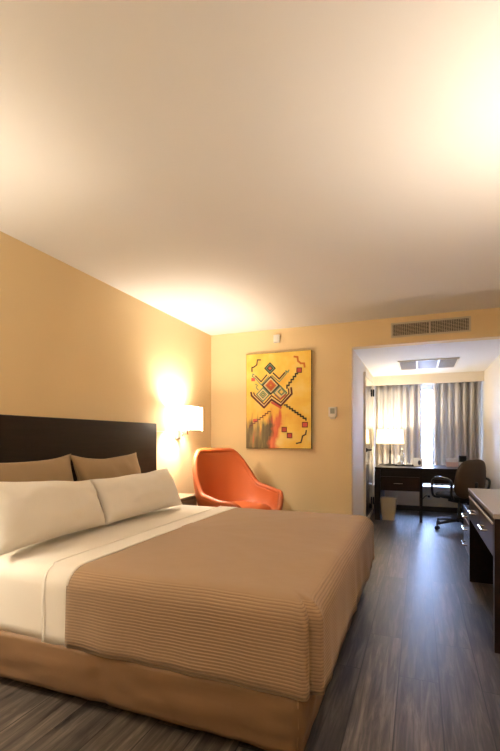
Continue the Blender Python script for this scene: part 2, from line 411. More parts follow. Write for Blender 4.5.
# ------------------------------------------------------------------ painting
PX0, PW, PZ0, PH = -1.943, .793, 1.041, 1.122
p = thing('painting', 'unframed yellow canvas with stepped diamond motifs and dark red streaks, above the orange armchair', 'painting', (PX0, YB-.043, PZ0))
bm = bmesh.new(); box(bm, -.004, 0, .002, .04, -.004, PH+.004); box(bm, PW, PW+.004, .002, .04, -.004, PH+.004); box(bm, 0, PW, .002, .04, -.004, 0); box(bm, 0, PW, .002, .04, PH, PH+.004)
obj('edge_band', bm, mat('dark_canvas_edge', (.10, .06, .025), .7), p, local=True)
def cp(x, y):
    u = (x-48)/402; u += .022*(1-u*.6); t_, b_ = 97-29*u, 675+3*u
    return u*PW, (1-(y-t_)/(b_-t_))*PH
def stroke(bm, pts, w, lvl, raw=False):
    """a painted line: each stretch a thin slab on the canvas face"""
    w *= 1.55 if w < .03 else 1; P = [Vector(q if raw else cp(*q)) for q in pts]
    for a, b2 in zip(P, P[1:]):
        dv = (b2-a)
        if dv.length < 1e-5: continue
        t_ = dv.normalized(); n_ = Vector((-t_.y, t_.x))*w/2; a2, b3 = a-t_*w*.35, b2+t_*w*.35
        q = [a2+n_, b3+n_, b3-n_, a2-n_]
        y0, y1 = -.0012-lvl*.0005, .001
        vs = [bm.verts.new((c.x, y0, c.y)) for c in q]+[bm.verts.new((c.x, y1, c.y)) for c in q]
        for f in ((0, 1, 2, 3), (7, 6, 5, 4), (0, 4, 5, 1), (1, 5, 6, 2), (2, 6, 7, 3), (3, 7, 4, 0)): bm.faces.new([vs[i] for i in f])
def diamond(c, h, inset=0):
    x, y = c; h = h-inset
    return [(x, y-h), (x+h*.98, y), (x, y+h), (x-h*.98, y), (x, y-h)]
def stairs(a, b2, n):
    out = [a]
    for k in range(n):
        x0_, y0_ = a[0]+(b2[0]-a[0])*k/n, a[1]+(b2[1]-a[1])*k/n
        x1_, y1_ = a[0]+(b2[0]-a[0])*(k+1)/n, a[1]+(b2[1]-a[1])*(k+1)/n
        out += [(x1_, y0_), (x1_, y1_)]
    return out
paint = {k: bmesh.new() for k in ('black', 'green', 'red', 'orange', 'cream', 'maroon')}
K = paint
stroke(K['black'], [(132, 128), (112, 128), (108, 158), (90, 172), (76, 176), (76, 200)], .010, 1)
stroke(K['orange'], [(345, 108), (365, 110), (368, 135), (385, 150), (405, 150), (408, 172)], .014, 1)
stroke(K['black'], diamond((193, 180), 34), .008, 2); stroke(K['green'], diamond((193, 180), 26), .011, 1)
stroke(K['black'], diamond((193, 180), 17), .007, 2); stroke(K['red'], diamond((193, 180), 9), .010, 1)
stroke(K['black'], [(100, 228), (136, 263), (172, 222)], .010, 2); stroke(K['green'], [(96, 240), (137, 283), (184, 232)], .008, 1)
stroke(K['black'], [(214, 210), (252, 246), (286, 208)], .010, 2); stroke(K['green'], [(205, 225), (252, 264), (296, 212), (292, 196), (306, 205), (312, 192)], .008, 1)
stroke(K['green'], [(96, 240), (78, 230), (82, 215), (92, 222)], .008, 1)
stroke(K['black'], diamond((198, 286), 54), .011, 3); stroke(K['cream'], diamond((198, 286), 43), .012, 1); stroke(K['orange'], diamond((198, 286), 32), .012, 1)
stroke(K['red'], diamond((198, 286), 22), .007, 2); stroke(K['orange'], diamond((198, 286), 12), .014, 1)
stroke(K['green'], diamond((148, 343), 42), .009, 2); stroke(K['cream'], diamond((148, 343), 32), .010, 1); stroke(K['green'], diamond((148, 343), 22), .008, 1); stroke(K['green'], diamond((148, 343), 10), .008, 1)
stroke(K['green'], diamond((258, 332), 42), .009, 2); stroke(K['cream'], diamond((258, 332), 31), .012, 1); stroke(K['green'], diamond((266, 326), 20), .010, 1)
stroke(K['red'], [(228, 345), (258, 372), (290, 345)], .014, 2); stroke(K['green'], [(118, 315), (104, 300), (112, 285), (100, 278)], .007, 1)
stroke(K['maroon'], [(70, 330), (74, 350), (155, 424), (203, 374), (262, 412), (330, 338), (326, 302)], .014, 3)
stroke(K['maroon'], [(88, 332), (92, 345), (155, 403), (203, 350), (262, 392), (312, 336), (310, 308)], .009, 3)
stroke(K['cream'], [(82, 340), (155, 413), (203, 362), (262, 402), (320, 340)], .007, 1)
stroke(K['red'], [(205, 392), (262, 425)], .016, 1)
stroke(K['black'], stairs((366, 214), (300, 304), 5), .011, 2)
stroke(K['black'], stairs((284, 408), (416, 502), 8), .011, 2)
stroke(K['maroon'], stairs((196, 448), (62, 548), 8), .007, 2)
stroke(K['black'], [(418, 566), (414, 590), (396, 600), (386, 640), (358, 646)], .010, 2)
for c, h in (((375, 192), 14), ((410, 530), 15), ((283, 560), 14), ((316, 597), 14), ((84, 250), 10), ((96, 505), 10)):
    stroke(K['red'], [(c[0]-h*.5, c[1]), (c[0]+h*.5, c[1])], 2*h/402*PW, 1)
    if c[0] > 100: stroke(K['maroon'], [(c[0]-h, c[1]-h), (c[0]+h, c[1]-h), (c[0]+h, c[1]+h), (c[0]-h, c[1]+h), (c[0]-h, c[1]-h)], .006, 2)
PC = dict(black=(.035, .025, .02), green=(.16, .27, .16), red=(.62, .09, .06), orange=(.68, .20, .03), cream=(.82, .66, .34), maroon=(.12, .02, .015))
bm = B(0, PW, 0, .034, 0, PH); mats_ = [CANVAS]
for k, b_ in paint.items():
    mats_.append(mat('paint_'+k, PC[k], .6)); nf = len(bm.faces)
    me_ = bpy.data.meshes.new('tmp'); b_.to_mesh(me_); b_.free(); bm.from_mesh(me_); bpy.data.meshes.remove(me_)
    bm.faces.ensure_lookup_table()
    for f in bm.faces[nf:]: f.material_index = len(mats_)-1
obj('canvas', bm, mats_, p, local=True)

# ------------------------------------------------------------------ bed
BX0, BX1, BY0, BY1 = -2.37, -.325, 1.465, 3.42     # outer faces of the bedding
YC = (BY0+BY1)/2
bed = thing('bed', 'large double bed with copper brown skirt against the left wall', 'bed', ((BX0+BX1)/2, YC, 0))
def rings_bed(bm, xs, x1, y0, y1, prof, R, n_side=40, n_foot=44, n_arc=10, disp=None, close=False, uv=None):
    """rounded footprint open at the head side; prof = list of (inset, z, arc distance)"""
    rows = []
    for ins, z, s in prof:
        X1, Y0, Y1 = x1-ins, y0+ins, y1-ins; r = min(max(.035, R-ins*.6), (Y1-Y0)/2-.001)
        pts = []
        for k in range(n_side+1): pts.append((xs+(X1-r-xs)*k/n_side, Y0, 0, -1))
        for k in range(1, n_arc): a = -pi/2+pi/2*k/n_arc; pts.append((X1-r+r*cos(a), Y0+r+r*sin(a), cos(a), sin(a)))
        for k in range(n_foot+1): pts.append((X1, Y0+r+(Y1-Y0-2*r)*k/n_foot, 1, 0))
        for k in range(1, n_arc): a = pi/2*k/n_arc; pts.append((X1-r+r*cos(a), Y1-r+r*sin(a), cos(a), sin(a)))
        for k in range(n_side+1): pts.append((X1-r-(X1-r-xs)*k/n_side, Y1, 0, 1))
        row = []
        for i, (x, y, nx, ny) in enumerate(pts):
            dz = 0; dd = 0
            if disp: dd, dz = disp(i, x, y, z, s, nx, ny)
            vtx = bm.verts.new((x+nx*dd, y+ny*dd, z+dz)); row.append((vtx, i, s))
        rows.append(row)
    L_ = bm.loops.layers.uv.verify() if uv else None
    for a, b2 in zip(rows, rows[1:]):
        for k in range(len(a)-1):
            q = (a[k], a[k+1], b2[k+1], b2[k]); f = bm.faces.new([t_[0] for t_ in q])
            if uv:
                for lp, t_ in zip(f.loops, q): lp[L_].uv = (t_[1]*.03, t_[2])
    if close:
        a = rows[-1]; n = len(a)
        for k in range(n//2):
            if k+1 <= n-2-k:
                q = (a[k], a[k+1], a[n-2-k], a[n-1-k])
                if k+1 == n-2-k: q = (q[0], q[1], q[3])
                f = bm.faces.new([t_[0] for t_ in q])
                if uv:
                    for lp, t_ in zip(f.loops, q): lp[L_].uv = (t_[1]*.03, t_[2])
    return rows
NS, NF, NA = 40, 44, 10
CORN = NS + NA/2
# coverlet: hem z .25, softly rounded over the edge
H0, HT = .25, .578
prof = []
for k in range(7): z = H0+(HT-.085-H0)*k/6; prof.append((0.0-.010*(1-k/6), z, z-H0))
s0 = HT-.085-H0; re = .085
for k in range(1, 8): a = pi/2*k/7; prof.append((re*(1-cos(a))*1.15, HT-re+re*sin(a), s0+re*a))
s1 = s0+re*pi/2
for ins in (.14, .20, .28, .38, .50, .64, .80, .92, (BY1-BY0)/2-.04): prof.append((ins, HT+.006*sstep(.1, .5, ins), s1+ins-.1))
def covdisp(i, x, y, z, s, nx, ny):
    low = 1-sstep(0, .30, s)
    d_ = .006*low*noise.noise(Vector((x*7, y*7, 0)))*2
    if abs(nx) > .5: d_ += .007*low*sin(y*9+1.5*noise.noise(Vector((0, y*3, 5)))*3) + .006*low*noise.noise(Vector((0, y*9, 1)))
    e = 1-sstep(.30, .55, s)
    for cc in (CORN, 2*NS+NF+NA*1.5-0*NS - NS):        # both foot corners: a box-pleat
        q = i-cc
        if abs(q) < 12:
            d_ += e*(.016*math.exp(-((q-2.6)/1.8)**2) - .022*math.exp(-((q-.2)/1.0)**2) + .012*math.exp(-((q+2.4)/1.8)**2))
    dz = .005*noise.noise(Vector((x*3, y*3, 2))) + .003*noise.noise(Vector((x*9, y*9, 7)))
    if s < .02: dz += .003*sin(x*21+y*13)*noise.noise(Vector((x*3, y*3, 0)))
    return d_, dz
cover = thing('coverlet', 'brown coverlet with finely ribbed drop spread over the foot of the bed', 'bedspread', (-.9, YC, HT))
bm = bmesh.new(); rings_bed(bm, -1.43, BX1, BY0, BY1, prof, .085, NS, NF, NA, covdisp, close=True, uv=True)
obj('cloth', bm, BROWN, cover, smooth=True, solid=.008)
# white sheet : cross section swept along x
def sheet_strip(xa, xb, lift, wav, nx_=26, hem=H0-.008):
    bm = bmesh.new(); sec = []
    for k in range(6): z = hem+(HT-.085-hem)*k/5; sec.append((BY0+.004, z))
    for k in range(1, 8): a = pi/2*k/7; sec.append((BY0+.004+re*(1-cos(a))*1.15, HT-re+re*sin(a)))
    for k in range(1, 12): sec.append((BY0+.1+(BY1-BY0-.2)*k/12, HT+.004))
    sec += [(2*YC-y, z) for y, z in sec[:13][::-1]]
    g = []
    for i in range(nx_+1):
        x = xa+(xb-xa)*i/nx_; row = []
        for j, (y, z) in enumerate(sec):
            oy = -1 if j < 10 else (1 if j > len(sec)-10 else 0)
            oz = 1 if 8 < j < len(sec)-9 else (.6 if 5 < j < len(sec)-6 else 0)
            w_ = noise.noise(Vector((x*5, y*5, z*5)))*wav
            row.append(bm.verts.new((x, y+oy*(lift+w_), z+oz*(lift+w_))))
        g.append(row)
    for i in range(nx_):
        for j in range(len(sec)-1): bm.faces.new((g[i][j], g[i+1][j], g[i+1][j+1], g[i][j+1]))
    return bm
sh = thing('bed_sheet', 'off-white sheet folded down over the head half of the bed', 'bed sheet', (-1.85, YC, HT))
obj('cloth', sheet_strip(-2.355, -1.42, -.006, .004), SHEET, sh, smooth=True, solid=.004)
o = obj('turned_down_hem', sheet_strip(-1.57, -1.422, .004, .002, 8, H0-.012), WHITE, sh, smooth=True, solid=.006); o['label'] = 'turned-down white band along the brown coverlet'
bm = bmesh.new(); 
sec_pts = [(-1.552, BY0-.004+.0, z) for z in (H0, .33, .40, .46)] + [(-1.552, BY0+.012, .545), (-1.552, BY0+.05, .578), (-1.552, BY0+.1, .589), (-1.552, 2.0, .5895), (-1.552, 3.0, .5895), (-1.552, 3.3, .588)]
tube(bm, smoothpath(sec_pts, 4), .0018, 6); obj('stitch_line', bm, SHEET, sh, smooth=True)
# mattress, skirted base, feet
obj('mattress', B(BX0+.01, BX1-.035, BY0+.03, BY1-.03, .26, .555), WHITE, bed, bev=.07)
obj('box_spring', B(BX0+.01, -.41, BY0+.018, BY1-.018, .085, .255), SKIRT, bed, bev=.01)
def skdisp(i, x, y, z, s, nx, ny):
    n1 = noise.noise(Vector((x*4, y*4, z*14))); n2 = noise.noise(Vector((x*9, y*9, z*22+3)))
    d_ = .009*n1+.007*n2
    if abs(i-CORN-1) < 1.1: d_ -= .008
    return d_, .004*n1 if s < .03 else 0
bm = bmesh.new(); rings_bed(bm, BX0+.01, -.382, BY0-.010, BY1+.010, [(.0, .050, 0), (-.002, .07, .02), (-.003, .09, .03), (-.005, .11, .05), (-.006, .13, .07), (-.006, .15, .09), (-.005, .17, .11), (-.002, .19, .13), (0, .21, .15), (.004, .23, .17), (.008, .25, .19), (.05, .259, .24)], .035, NS*2, NF*2, 6, skdisp)
obj('bed_skirt', bm, SKIRT, bed, smooth=True, solid=.004)
bm = bmesh.new(); cx, cy = -.388, BY0-.006
tube(bm, [(cx-.006, cy+.004, .07), (cx-.003, cy, .15), (cx-.006, cy+.004, .245)], .0035, 6); obj('corner_seam', bm, SEAM, bed, smooth=True)
for x in (BX0+.2, BX1-.28):
    for y in (BY0+.2, BY1-.2):
        obj('bed_foot', lathe(bmesh.new(), [(.03, 0), (.035, .07), (.04, .085)], (x, y, 0), 16), BLACKP, bed)
# headboard
hb = thing('headboard', 'wide dark brown panel headboard mounted on the left wall', 'headboard', (XL, 2.44, .3))
obj('panel', B(XL+.002, XL+.062, 1.33, 3.60, .32, 1.30), HEADB, hb, bev=.006)
for y_ in (1.45, 3.32): obj('support_leg', B(XL+.016, XL+.055, y_, y_+.10, 0, .32), HEADB, hb)

# pillows
def pillow_bm(w, h, t, seed, pinch=.10, taper=0):
    """local: x = width, z = height (0..h), y = thickness"""
    bm = bmesh.new(); nu, nv = 34, 22; sides = []
    for sgn in (-1, 1):
        g = []
        for j in range(nv+1):
            row = []
            for i in range(nu+1):
                u, v_ = -1+2*i/nu, -1+2*j/nv
                u = math.copysign(abs(u)**.85, u); v_ = math.copysign(abs(v_)**.85, v_)
                ex = 1-pinch*.5*(1-abs(v_)**2)*abs(u)**6 - .0; ez = 1-pinch*(1-abs(u)**2.5)*abs(v_)**6*.7
                th = (max(0, 1-abs(u)**3.2)**.55)*(max(0, 1-abs(v_)**2.6)**.6)
                wr = noise.noise(Vector((u*2.2+seed, v_*2.2, sgn)))*.16 + noise.noise(Vector((u*6+seed, v_*5, sgn*2)))*.08 + (abs(noise.noise(Vector((u*3.2+v_*1.5+seed, v_*4-u, 9))))**.6-.45)*.12*(sstep(.2, .8, abs(u)))
                # radiating creases from the corners
                cr = .05*sin(14*math.atan2(1.05-abs(v_), 1.05-abs(u)))*sstep(.45, .95, abs(u))*sstep(.3, .9, abs(v_))
                y = sgn*t/2*th*(1+wr+cr)
                sag = -.02*w*noise.noise(Vector((u*1.3+seed*2, 0, 3)))*(v_+1)/2
                row.append(((u*w/2*ex), y, (h/2+v_*h/2*ez+sag)*(1+taper*u)))
            g.append(row)
        sides.append(g)
    V = {}
    def vert(s_, j, i):
        edge = i in (0, nu) or j in (0, nv); k = (0 if edge else s_, j, i)
        if k not in V: V[k] = bm.verts.new(sides[s_][j][i] if not edge else (sides[0][j][i][0], 0, sides[0][j][i][2]))
        return V[k]
    for s_ in (0, 1):
        for j in range(nv):
            for i in range(nu):
                q = [vert(s_, j, i), vert(s_, j, i+1), vert(s_, j+1, i+1), vert(s_, j+1, i)]
                bm.faces.new(q if s_ == 0 else q[::-1])
    return bm, [sides[0][j][i] for j, i in [(0, i) for i in range(nu)]+[(j, nu) for j in range(nv)]+[(nv, i) for i in range(nu, 0, -1)]+[(j, 0) for j in range(nv, 0, -1)]]
def pillow(name, label, w, h, t, loc, tilt, m, group, seed, yaw=0, roll=0, pinch=.10, taper=0):
    r = thing(name, label, 'pillow', loc, 0, group)
    bm, edge = pillow_bm(w, h, t, seed, pinch, taper)
    # width axis -> world Y, lean back toward the head (-X)
    T = Matrix.Rotation(pi/2+yaw, 4, 'Z') @ Matrix.Rotation(tilt, 4, 'X') @ Matrix.Rotation(roll, 4, 'Y')
    bm.transform(T); obj('pillow_body', bm, m, r, local=True, smooth=True)
    bm = bmesh.new(); tube(bm, [(a, 0, c) for a, _, c in edge], .0028, 6, cyc=True); bm.transform(T)
    obj('seam_piping', bm, m, r, local=True, smooth=True)
    return r
ZM = .592
G1, G2 = 'white pillows along the head of the bed', 'taupe pillows behind the white ones'
# positive tilt about X after yaw pi/2: y->+ is world -X
pillow('pillow', 'long white pillow at the near side of the bed, left of the other white one', .81, .345, .21, (-1.86, 1.865, ZM+.008), radians(-24), WHITE, G1, 1.3, yaw=radians(3), taper=-.10)
pillow('pillow', 'long white pillow at the far side of the bed, closer to the wall lamp', .93, .325, .19, (-1.87, 2.735, ZM+.006), radians(-26), WHITE, G1, 4.7, yaw=radians(-1), taper=.03)
pillow('pillow', 'taupe pillow against the headboard at the near side, left of the other taupe one', .93, .475, .15, (-2.13, 1.905, ZM-.004), radians(-17), TAUPE, G2, 7.1, pinch=.24)
pillow('pillow', 'taupe pillow against the headboard at the far side, behind the second white pillow', .76, .465, .15, (-2.13, 2.735, ZM-.002), radians(-17), TAUPE, G2, 9.4, pinch=.22)

# ------------------------------------------------------------------ nightstand
n = thing('nightstand', 'greige wooden nightstand between the bed and the orange armchair', 'nightstand', (-2.28, 3.74, 0))
obj('top', B(XL+.066, -2.13, 3.50, 3.99, .555, .58), NIGHT, n, bev=.003)
obj('body', B(XL+.070, -2.15, 3.52, 3.97, .12, .555), NIGHT, n)
for z0 in (.14, .35):
    dr = obj('drawer', B(-2.15, -2.135, 3.53, 3.96, z0, z0+.19), NIGHT, n, bev=.003)
    obj('knob', B(-2.135, -2.115, 3.70, 3.79, z0+.09, z0+.10), CHROME, dr)
for x in (XL+.08, -2.19):
    for y in (3.55, 3.94): obj('leg', B(x, x+.03, y-.015, y+.015, 0, .12), NIGHT, n)

# ------------------------------------------------------------------ wall sconces
def sconce(y, label, power=1):
    r = thing('wall_sconce', label, 'wall lamp', (XL, y+.08, 1.15), 0, 'sconces beside the bed')
    Y = y+.075
    obj('wall_plate', B(XL, XL+.022, Y-.05, Y+.05, 1.15, 1.285), PLATE, r, bev=.004)
    bm = bmesh.new(); tube(bm, [(XL+.02, Y, 1.235), (XL+.06, Y, 1.235)], .012)
    tube(bm, [(XL+.055, Y, 1.235), (XL+.13, y+.10, 1.235), (XL+.17, y, 1.235)], .007)
    tube(bm, [(XL+.055, Y, 1.205), (XL+.13, y+.10, 1.205), (XL+.17, y, 1.205)], .007)
    tube(bm, [(XL+.17, y, 1.20), (XL+.17, y, 1.34)], .010)
    obj('swing_arm', bm, CHROME, r, smooth=True)
    obj('joint', lathe(bmesh.new(), [(.018, 0), (.018, .09)], (XL+.058, Y, 1.175), 20), CHROME, r)
    x0, x1, y0, y1, z0, z1 = XL+.035, XL+.285, y-.13, y+.13, 1.25, 1.485; th = .003
    bm = bmesh.new()
    box(bm, x0, x1, y0, y0+th, z0, z1); box(bm, x0, x1, y1-th, y1, z0, z1); box(bm, x0, x0+th, y0+th, y1-th, z0, z1); box(bm, x1-th, x1, y0+th, y1-th, z0, z1)
    shd = obj('lamp_shade', bm, SHADE, r)
    bm = bmesh.new(); xc = XL+.17
    for a in ((x0, xc, y, y), (xc, x1, y, y), (xc, xc, y0, y), (xc, xc, y, y1)): tube(bm, [(a[0], a[2], 1.262), (a[1], a[3], 1.262)], .002, 6)
    obj('shade_spider', bm, CHROME, r)
    for a in ((x1-.004, y0+.004), (x1-.004, y1-.004)): obj('finial', lathe(bmesh.new(), [(.005, -.018), (.008, -.010), (.005, 0)], (*a, z0), 10), CHROME, r)
    bm = lathe(bmesh.new(), [(.012, 0), (.014, .02), (.028, .05), (.030, .07), (.022, .092), (.006, .10)], (xc, y, 1.335), 20)
    bl = obj('bulb', bm, BULB, r, smooth=True)
    for z, e in ((1.40, 54), (1.345, 34)):
        l = bpy.data.lights.new('sconce_light', 'POINT'); l.energy = e*LS*power; l.color = WARM; l.shadow_soft_size = .05
        lo = bpy.data.objects.new('sconce_light', l); COL.objects.link(lo); lo.location = (xc, y, z)
    return r
WARM = (1, .90, .75)
LS = 1.0
BULB = mat('bulb_glow', (1, .9, .7), .5, emis=(1, .8, .5), estr=25)
sconce(4.0, 'lit square-shade wall lamp on chrome arm between headboard and orange armchair')
sconce(.88, 'lit square-shade wall lamp on chrome arm at the near side of the headboard', .7)
cc = obj('cable_trunking', B(XL, XL+.010, 3.602, 4.04, 1.222, 1.232), WPLAST)
setp(cc, 'thin horizontal cable trunking from headboard to the wall lamp', 'cable cover')

# ------------------------------------------------------------------ orange armchair
ang = math.atan2(-.43, .9)
ac = thing('armchair', 'orange leather shell armchair with high back in the far corner by the bed', 'armchair', (-1.78, 4.17, 0), ang)
SIDE = -1
def rimh(ph):                                     # ph 0 = straight back (-x local), pi = front
    a = abs(ph)
    h = 1.02
    h -= .385*sstep(radians(30), radians(84), a)
    h -= .045*sstep(radians(80), radians(128), a)
    h -= .055*sstep(radians(55), radians(90), SIDE*ph)
    h -= .165*sstep(radians(132), radians(160), a)
    return h
def rimr(ph):
    a = abs(ph); c_, s_ = cos(a), sin(a)
    bx, fx, sy = .36, .45, .40
    return ((abs(c_)/(bx if c_ > 0 else fx))**2.6+(s_/sy)**2.6)**(-1/2.6)
bm = bmesh.new(); seg, lv = 72, 16; g = []
for j in range(lv+1):
    t_ = j/lv; row = []
    for i in range(seg):
        ph = -pi+2*pi*i/seg; R_ = rimr(ph); H_ = rimh(ph)
        if t_ < .45:
            q = t_/.45; rho = R_*.80*q; z = .375+.02*q**3
        else:
            q = (t_-.45)/.55; rho = R_*(.80+.20*sin(q*pi/2)**.9+.10*(H_-.5)*q*q*(1 if abs(ph) < 1.2 else .3)); z = .395+(H_-.395)*(q**1.35)
        if j == 0: rho = .02*R_
        row.append(bm.verts.new((-rho*cos(ph), rho*sin(ph), z)))
    g.append(row)
for j in range(lv):
    for i in range(seg): bm.faces.new((g[j][i], g[j][(i+1) % seg], g[j+1][(i+1) % seg], g[j+1][i]))
bm.faces.new(g[0][::-1])
rim = [v_.co.copy() for v_ in g[-1]]
o = obj('shell', bm, ORANGE, ac, local=True, smooth=True); dd = o.modifiers.new('s', 'SOLIDIFY'); dd.thickness = .055; dd.offset = 0
sb = o.modifiers.new('b', 'SUBSURF'); sb.levels = 1; sb.render_levels = 1
bm = bmesh.new(); tube(bm, rim, .0285, 10, cyc=True); obj('rolled_rim', bm, ORANGE, ac, local=True, smooth=True)
bm = bmesh.new(); seg2 = 40; ringsP = [(.0, .47), (.5, .475), (.85, .468), (.97, .45), (1, .43), (.97, .41), (.85, .402)]; rr = []
for f_, z in ringsP: rr.append([bm.verts.new((-.74*rimr(-pi+2*pi*i/seg2)*max(f_, .01)*cos(-pi+2*pi*i/seg2)+.03, .74*rimr(-pi+2*pi*i/seg2)*max(f_, .01)*sin(-pi+2*pi*i/seg2), z)) for i in range(seg2)])
for a, b2 in zip(rr, rr[1:]):
    for i in range(seg2): bm.faces.new((a[i], a[(i+1) % seg2], b2[(i+1) % seg2], b2[i]))
bm.faces.new(rr[0]); bm.faces.new(rr[-1][::-1]); obj('seat_cushion', bm, ORANGE, ac, local=True, smooth=True)
obj('column', lathe(bmesh.new(), [(.10, .345), (.03, .33), (.028, .06), (.05, .045)], (0, 0, 0), 24), CHROME, ac, local=True, smooth=True)
for k in range(4):
    a = pi/4+k*pi/2; bm = bmesh.new(); tube(bm, [(.02*cos(a), .02*sin(a), .055), (.16*cos(a), .16*sin(a), .045), (.31*cos(a), .31*sin(a), .018)], [.022, .017, .014], 10, flat=.8)
    obj('base_foot', bm, CHROME, ac, local=True, smooth=True)

# ------------------------------------------------------------------ right-hand desk
DX = .376
dk = thing('console_desk', 'long dark wooden desk with pale top along the right wall', 'desk', (.63, 3.3, 0))
obj('desktop', B(DX-.006, XR-.002, 2.64, 3.96, .722, .748), [TOPL], dk, bev=.003)
obj('side_panel', B(DX, XR-.02, 2.65, 2.70, 0, .722), ESP, dk, bev=.002)
obj('side_panel', B(DX, XR-.02, 3.90, 3.95, 0, .722), ESP, dk, bev=.002)
obj('apron', B(DX+.02, XR-.03, 2.70, 3.90, .50, .715), ESP, dk)
obj('top_rail', B(DX, DX+.02, 2.70, 3.90, .69, .722), ESP, dk)
obj('metal_inlay', B(DX-.006, DX+.018, 2.70, 3.89, .682, .692), SILV, dk)
for y0, y1, hy in ((2.705, 3.297, 3.0), (3.303, 3.895, 3.6)):
    dr = obj('drawer', B(DX, DX+.02, y0, y1, .505, .68), REDW, dk, bev=.002)
    bm = bmesh.new(); tube(bm, [(DX+.002, hy-.075, .605), (DX-.03, hy-.075, .605), (DX-.03, hy+.075, .605), (DX+.002, hy+.075, .605)], .0065, 8)
    obj('handle', bm, CHROME, dr, smooth=False)
# low drawer pedestal beyond it
pd = thing('drawer_pedestal', 'low dark drawer pedestal on castors just beyond the right-hand desk', 'drawer unit', (.62, 4.28, 0))
DX = .386
obj('carcass', B(DX+.02, .86, 4.02, 4.54, .16, .51), ESP, pd)
obj('top', B(DX, .86, 4.01, 4.55, .51, .53), ESP, pd, bev=.002)
for z0, z1 in ((.165, .30), (.305, .425), (.442, .508)):
    dr = obj('drawer', B(DX, DX+.02, 4.025, 4.535, z0, z1), REDW, pd, bev=.002)
    bm = bmesh.new(); zz = (z0+z1)/2; tube(bm, [(DX+.002, 4.17, zz), (DX-.03, 4.17, zz), (DX-.03, 4.33, zz), (DX+.002, 4.33, zz)], .0065, 8)
    obj('handle', bm, CHROME, dr)
obj('metal_inlay', B(DX-.002, DX+.02, 4.03, 4.53, .428, .438), SILV, pd)
for x in (.45, .80):
    for y in (4.08, 4.48):
        bm = bmesh.new(); lathe(bm, [(.028, -.01), (.028, .01)], seg=16); bm.transform(Matrix.Translation((x, y, .028)) @ Matrix.Rotation(pi/2, 4, 'Y')); tube(bm, [(x, y, .05), (x, y, .16)], .012)
        obj('castor', bm, BLACKP, pd)

# ------------------------------------------------------------------ alcove desk
ad = thing('writing_desk', 'dark wooden writing desk across the alcove under the curtains', 'desk', (.02, 6.85, 0))
AY0, AY1, AX0, AX1 = 6.40, 7.28, -.595, .64
obj('desktop', B(AX0, AX1, AY0-.01, AY1, .722, .75), ESPX, ad, bev=.003)
obj('side_panel', B(AX0, AX0+.075, AY0+.0, AY1-.02, 0, .722), ESPX, ad, bev=.002)
obj('side_panel', B(AX1-.05, AX1-.01, AY0+.0, AY1-.02, 0, .722), ESPX, ad, bev=.002)
obj('apron', B(AX0+.075, AX1-.05, AY0+.03, AY0+.055, .545, .722), ESPX, ad)
dr = obj('drawer', B(AX0+.08, .0, AY0+.0, AY0+.03, .425, .62), wood_mat('dark_drawer_wood', (.012, .005, .004), (.026, .010, .008), .3, 0), ad, bev=.003)
bm = bmesh.new(); tube(bm, [(-.335, AY0, .528), (-.335, AY0-.028, .528), (-.215, AY0-.028, .528), (-.215, AY0, .528)], .006, 8); obj('handle', bm, CHROME, dr)
obj('drawer_box', B(AX0+.09, -.01, AY0+.056, AY1-.2, .43, .60), ESPX, ad)
obj('leg', B(.0, .04, AY0+.0, AY0+.05, 0, .722), ESPX, ad, bev=.002)
obj('leg', B(.0, .04, AY1-.07, AY1-.02, 0, .722), ESPX, ad, bev=.002)

# table lamp
tl = thing('table_lamp', 'lit table lamp with wide drum shade at the left end of the writing desk', 'table lamp', (-.42, 6.98, .75))
obj('base', lathe(bmesh.new(), [(.085, 0), (.085, .012), (.03, .022), (.014, .03)], (-.42, 6.98, .75), 28), BLACKM, tl, smooth=True)
obj('stem', lathe(bmesh.new(), [(.014, .02), (.012, .16), (.018, .2), (.012, .24), (.012, .40)], (-.42, 6.98, .75), 16), BLACKM, tl, smooth=True)
bm = lathe(bmesh.new(), [(.205, .325), (.19, .545)], (-.42, 6.98, .75), 40, close=False); obj('lamp_shade', bm, SHADE2, tl, smooth=True, solid=.003)
bm = bmesh.new()
for k in range(3): a = 2*pi*k/3; tube(bm, [(-.42, 6.98, 1.13), (-.42+.2*cos(a), 6.98+.2*sin(a), 1.09)], .002, 6)
obj('shade_ring', bm, CHROME, tl)
obj('bulb', lathe(bmesh.new(), [(.012, 0), (.028, .04), (.028, .06), (.006, .09)], (-.42, 6.98, 1.15), 16), BULB, tl, smooth=True)
l = bpy.data.lights.new('table_lamp_light', 'POINT'); l.energy = 28*LS; l.color = (1, .88, .68); l.shadow_soft_size = .03
lo = bpy.data.objects.new('table_lamp_light', l); COL.objects.link(lo); lo.location = (-.42, 6.98, 1.27)

# small things on the writing desk
g_ = thing('glass_bottle', 'slim clear bottle standing right of the lit table lamp', 'bottle', (-.245, 7.02, .75))
CG = mat('bottle_glass', (.75, .75, .72), .1); CG.node_tree.nodes['Principled BSDF'].inputs['Transmission Weight'].default_value = .8
obj('bottle_body', lathe(bmesh.new(), [(.03, 0), (.032, .01), (.032, .15), (.014, .20), (.012, .235)], (-.245, 7.02, .75), 20), CG, g_, smooth=True)
obj('cap', lathe(bmesh.new(), [(.014, .235), (.014, .26)], (-.245, 7.02, .75), 16), WPLAST, g_)
nt_ = thing('tray', 'flat dark tray with rim left of the white card on the writing desk', 'tray', (-.19, 6.83, .75))
bm = bmesh.new(); box(bm, -.34, -.08, 6.74, 6.89, .75, .756); box(bm, -.34, -.08, 6.74, 6.746, .756, .768); box(bm, -.34, -.08, 6.884, 6.89, .756, .768); box(bm, -.34, -.334, 6.746, 6.884, .756, .768); box(bm, -.086, -.08, 6.746, 6.884, .756, .768)
obj('tray_base', bm, BLACKP, nt_)
mg = thing('cup', 'small white cup standing in the dark tray', 'cup', (-.28, 6.83, .756))
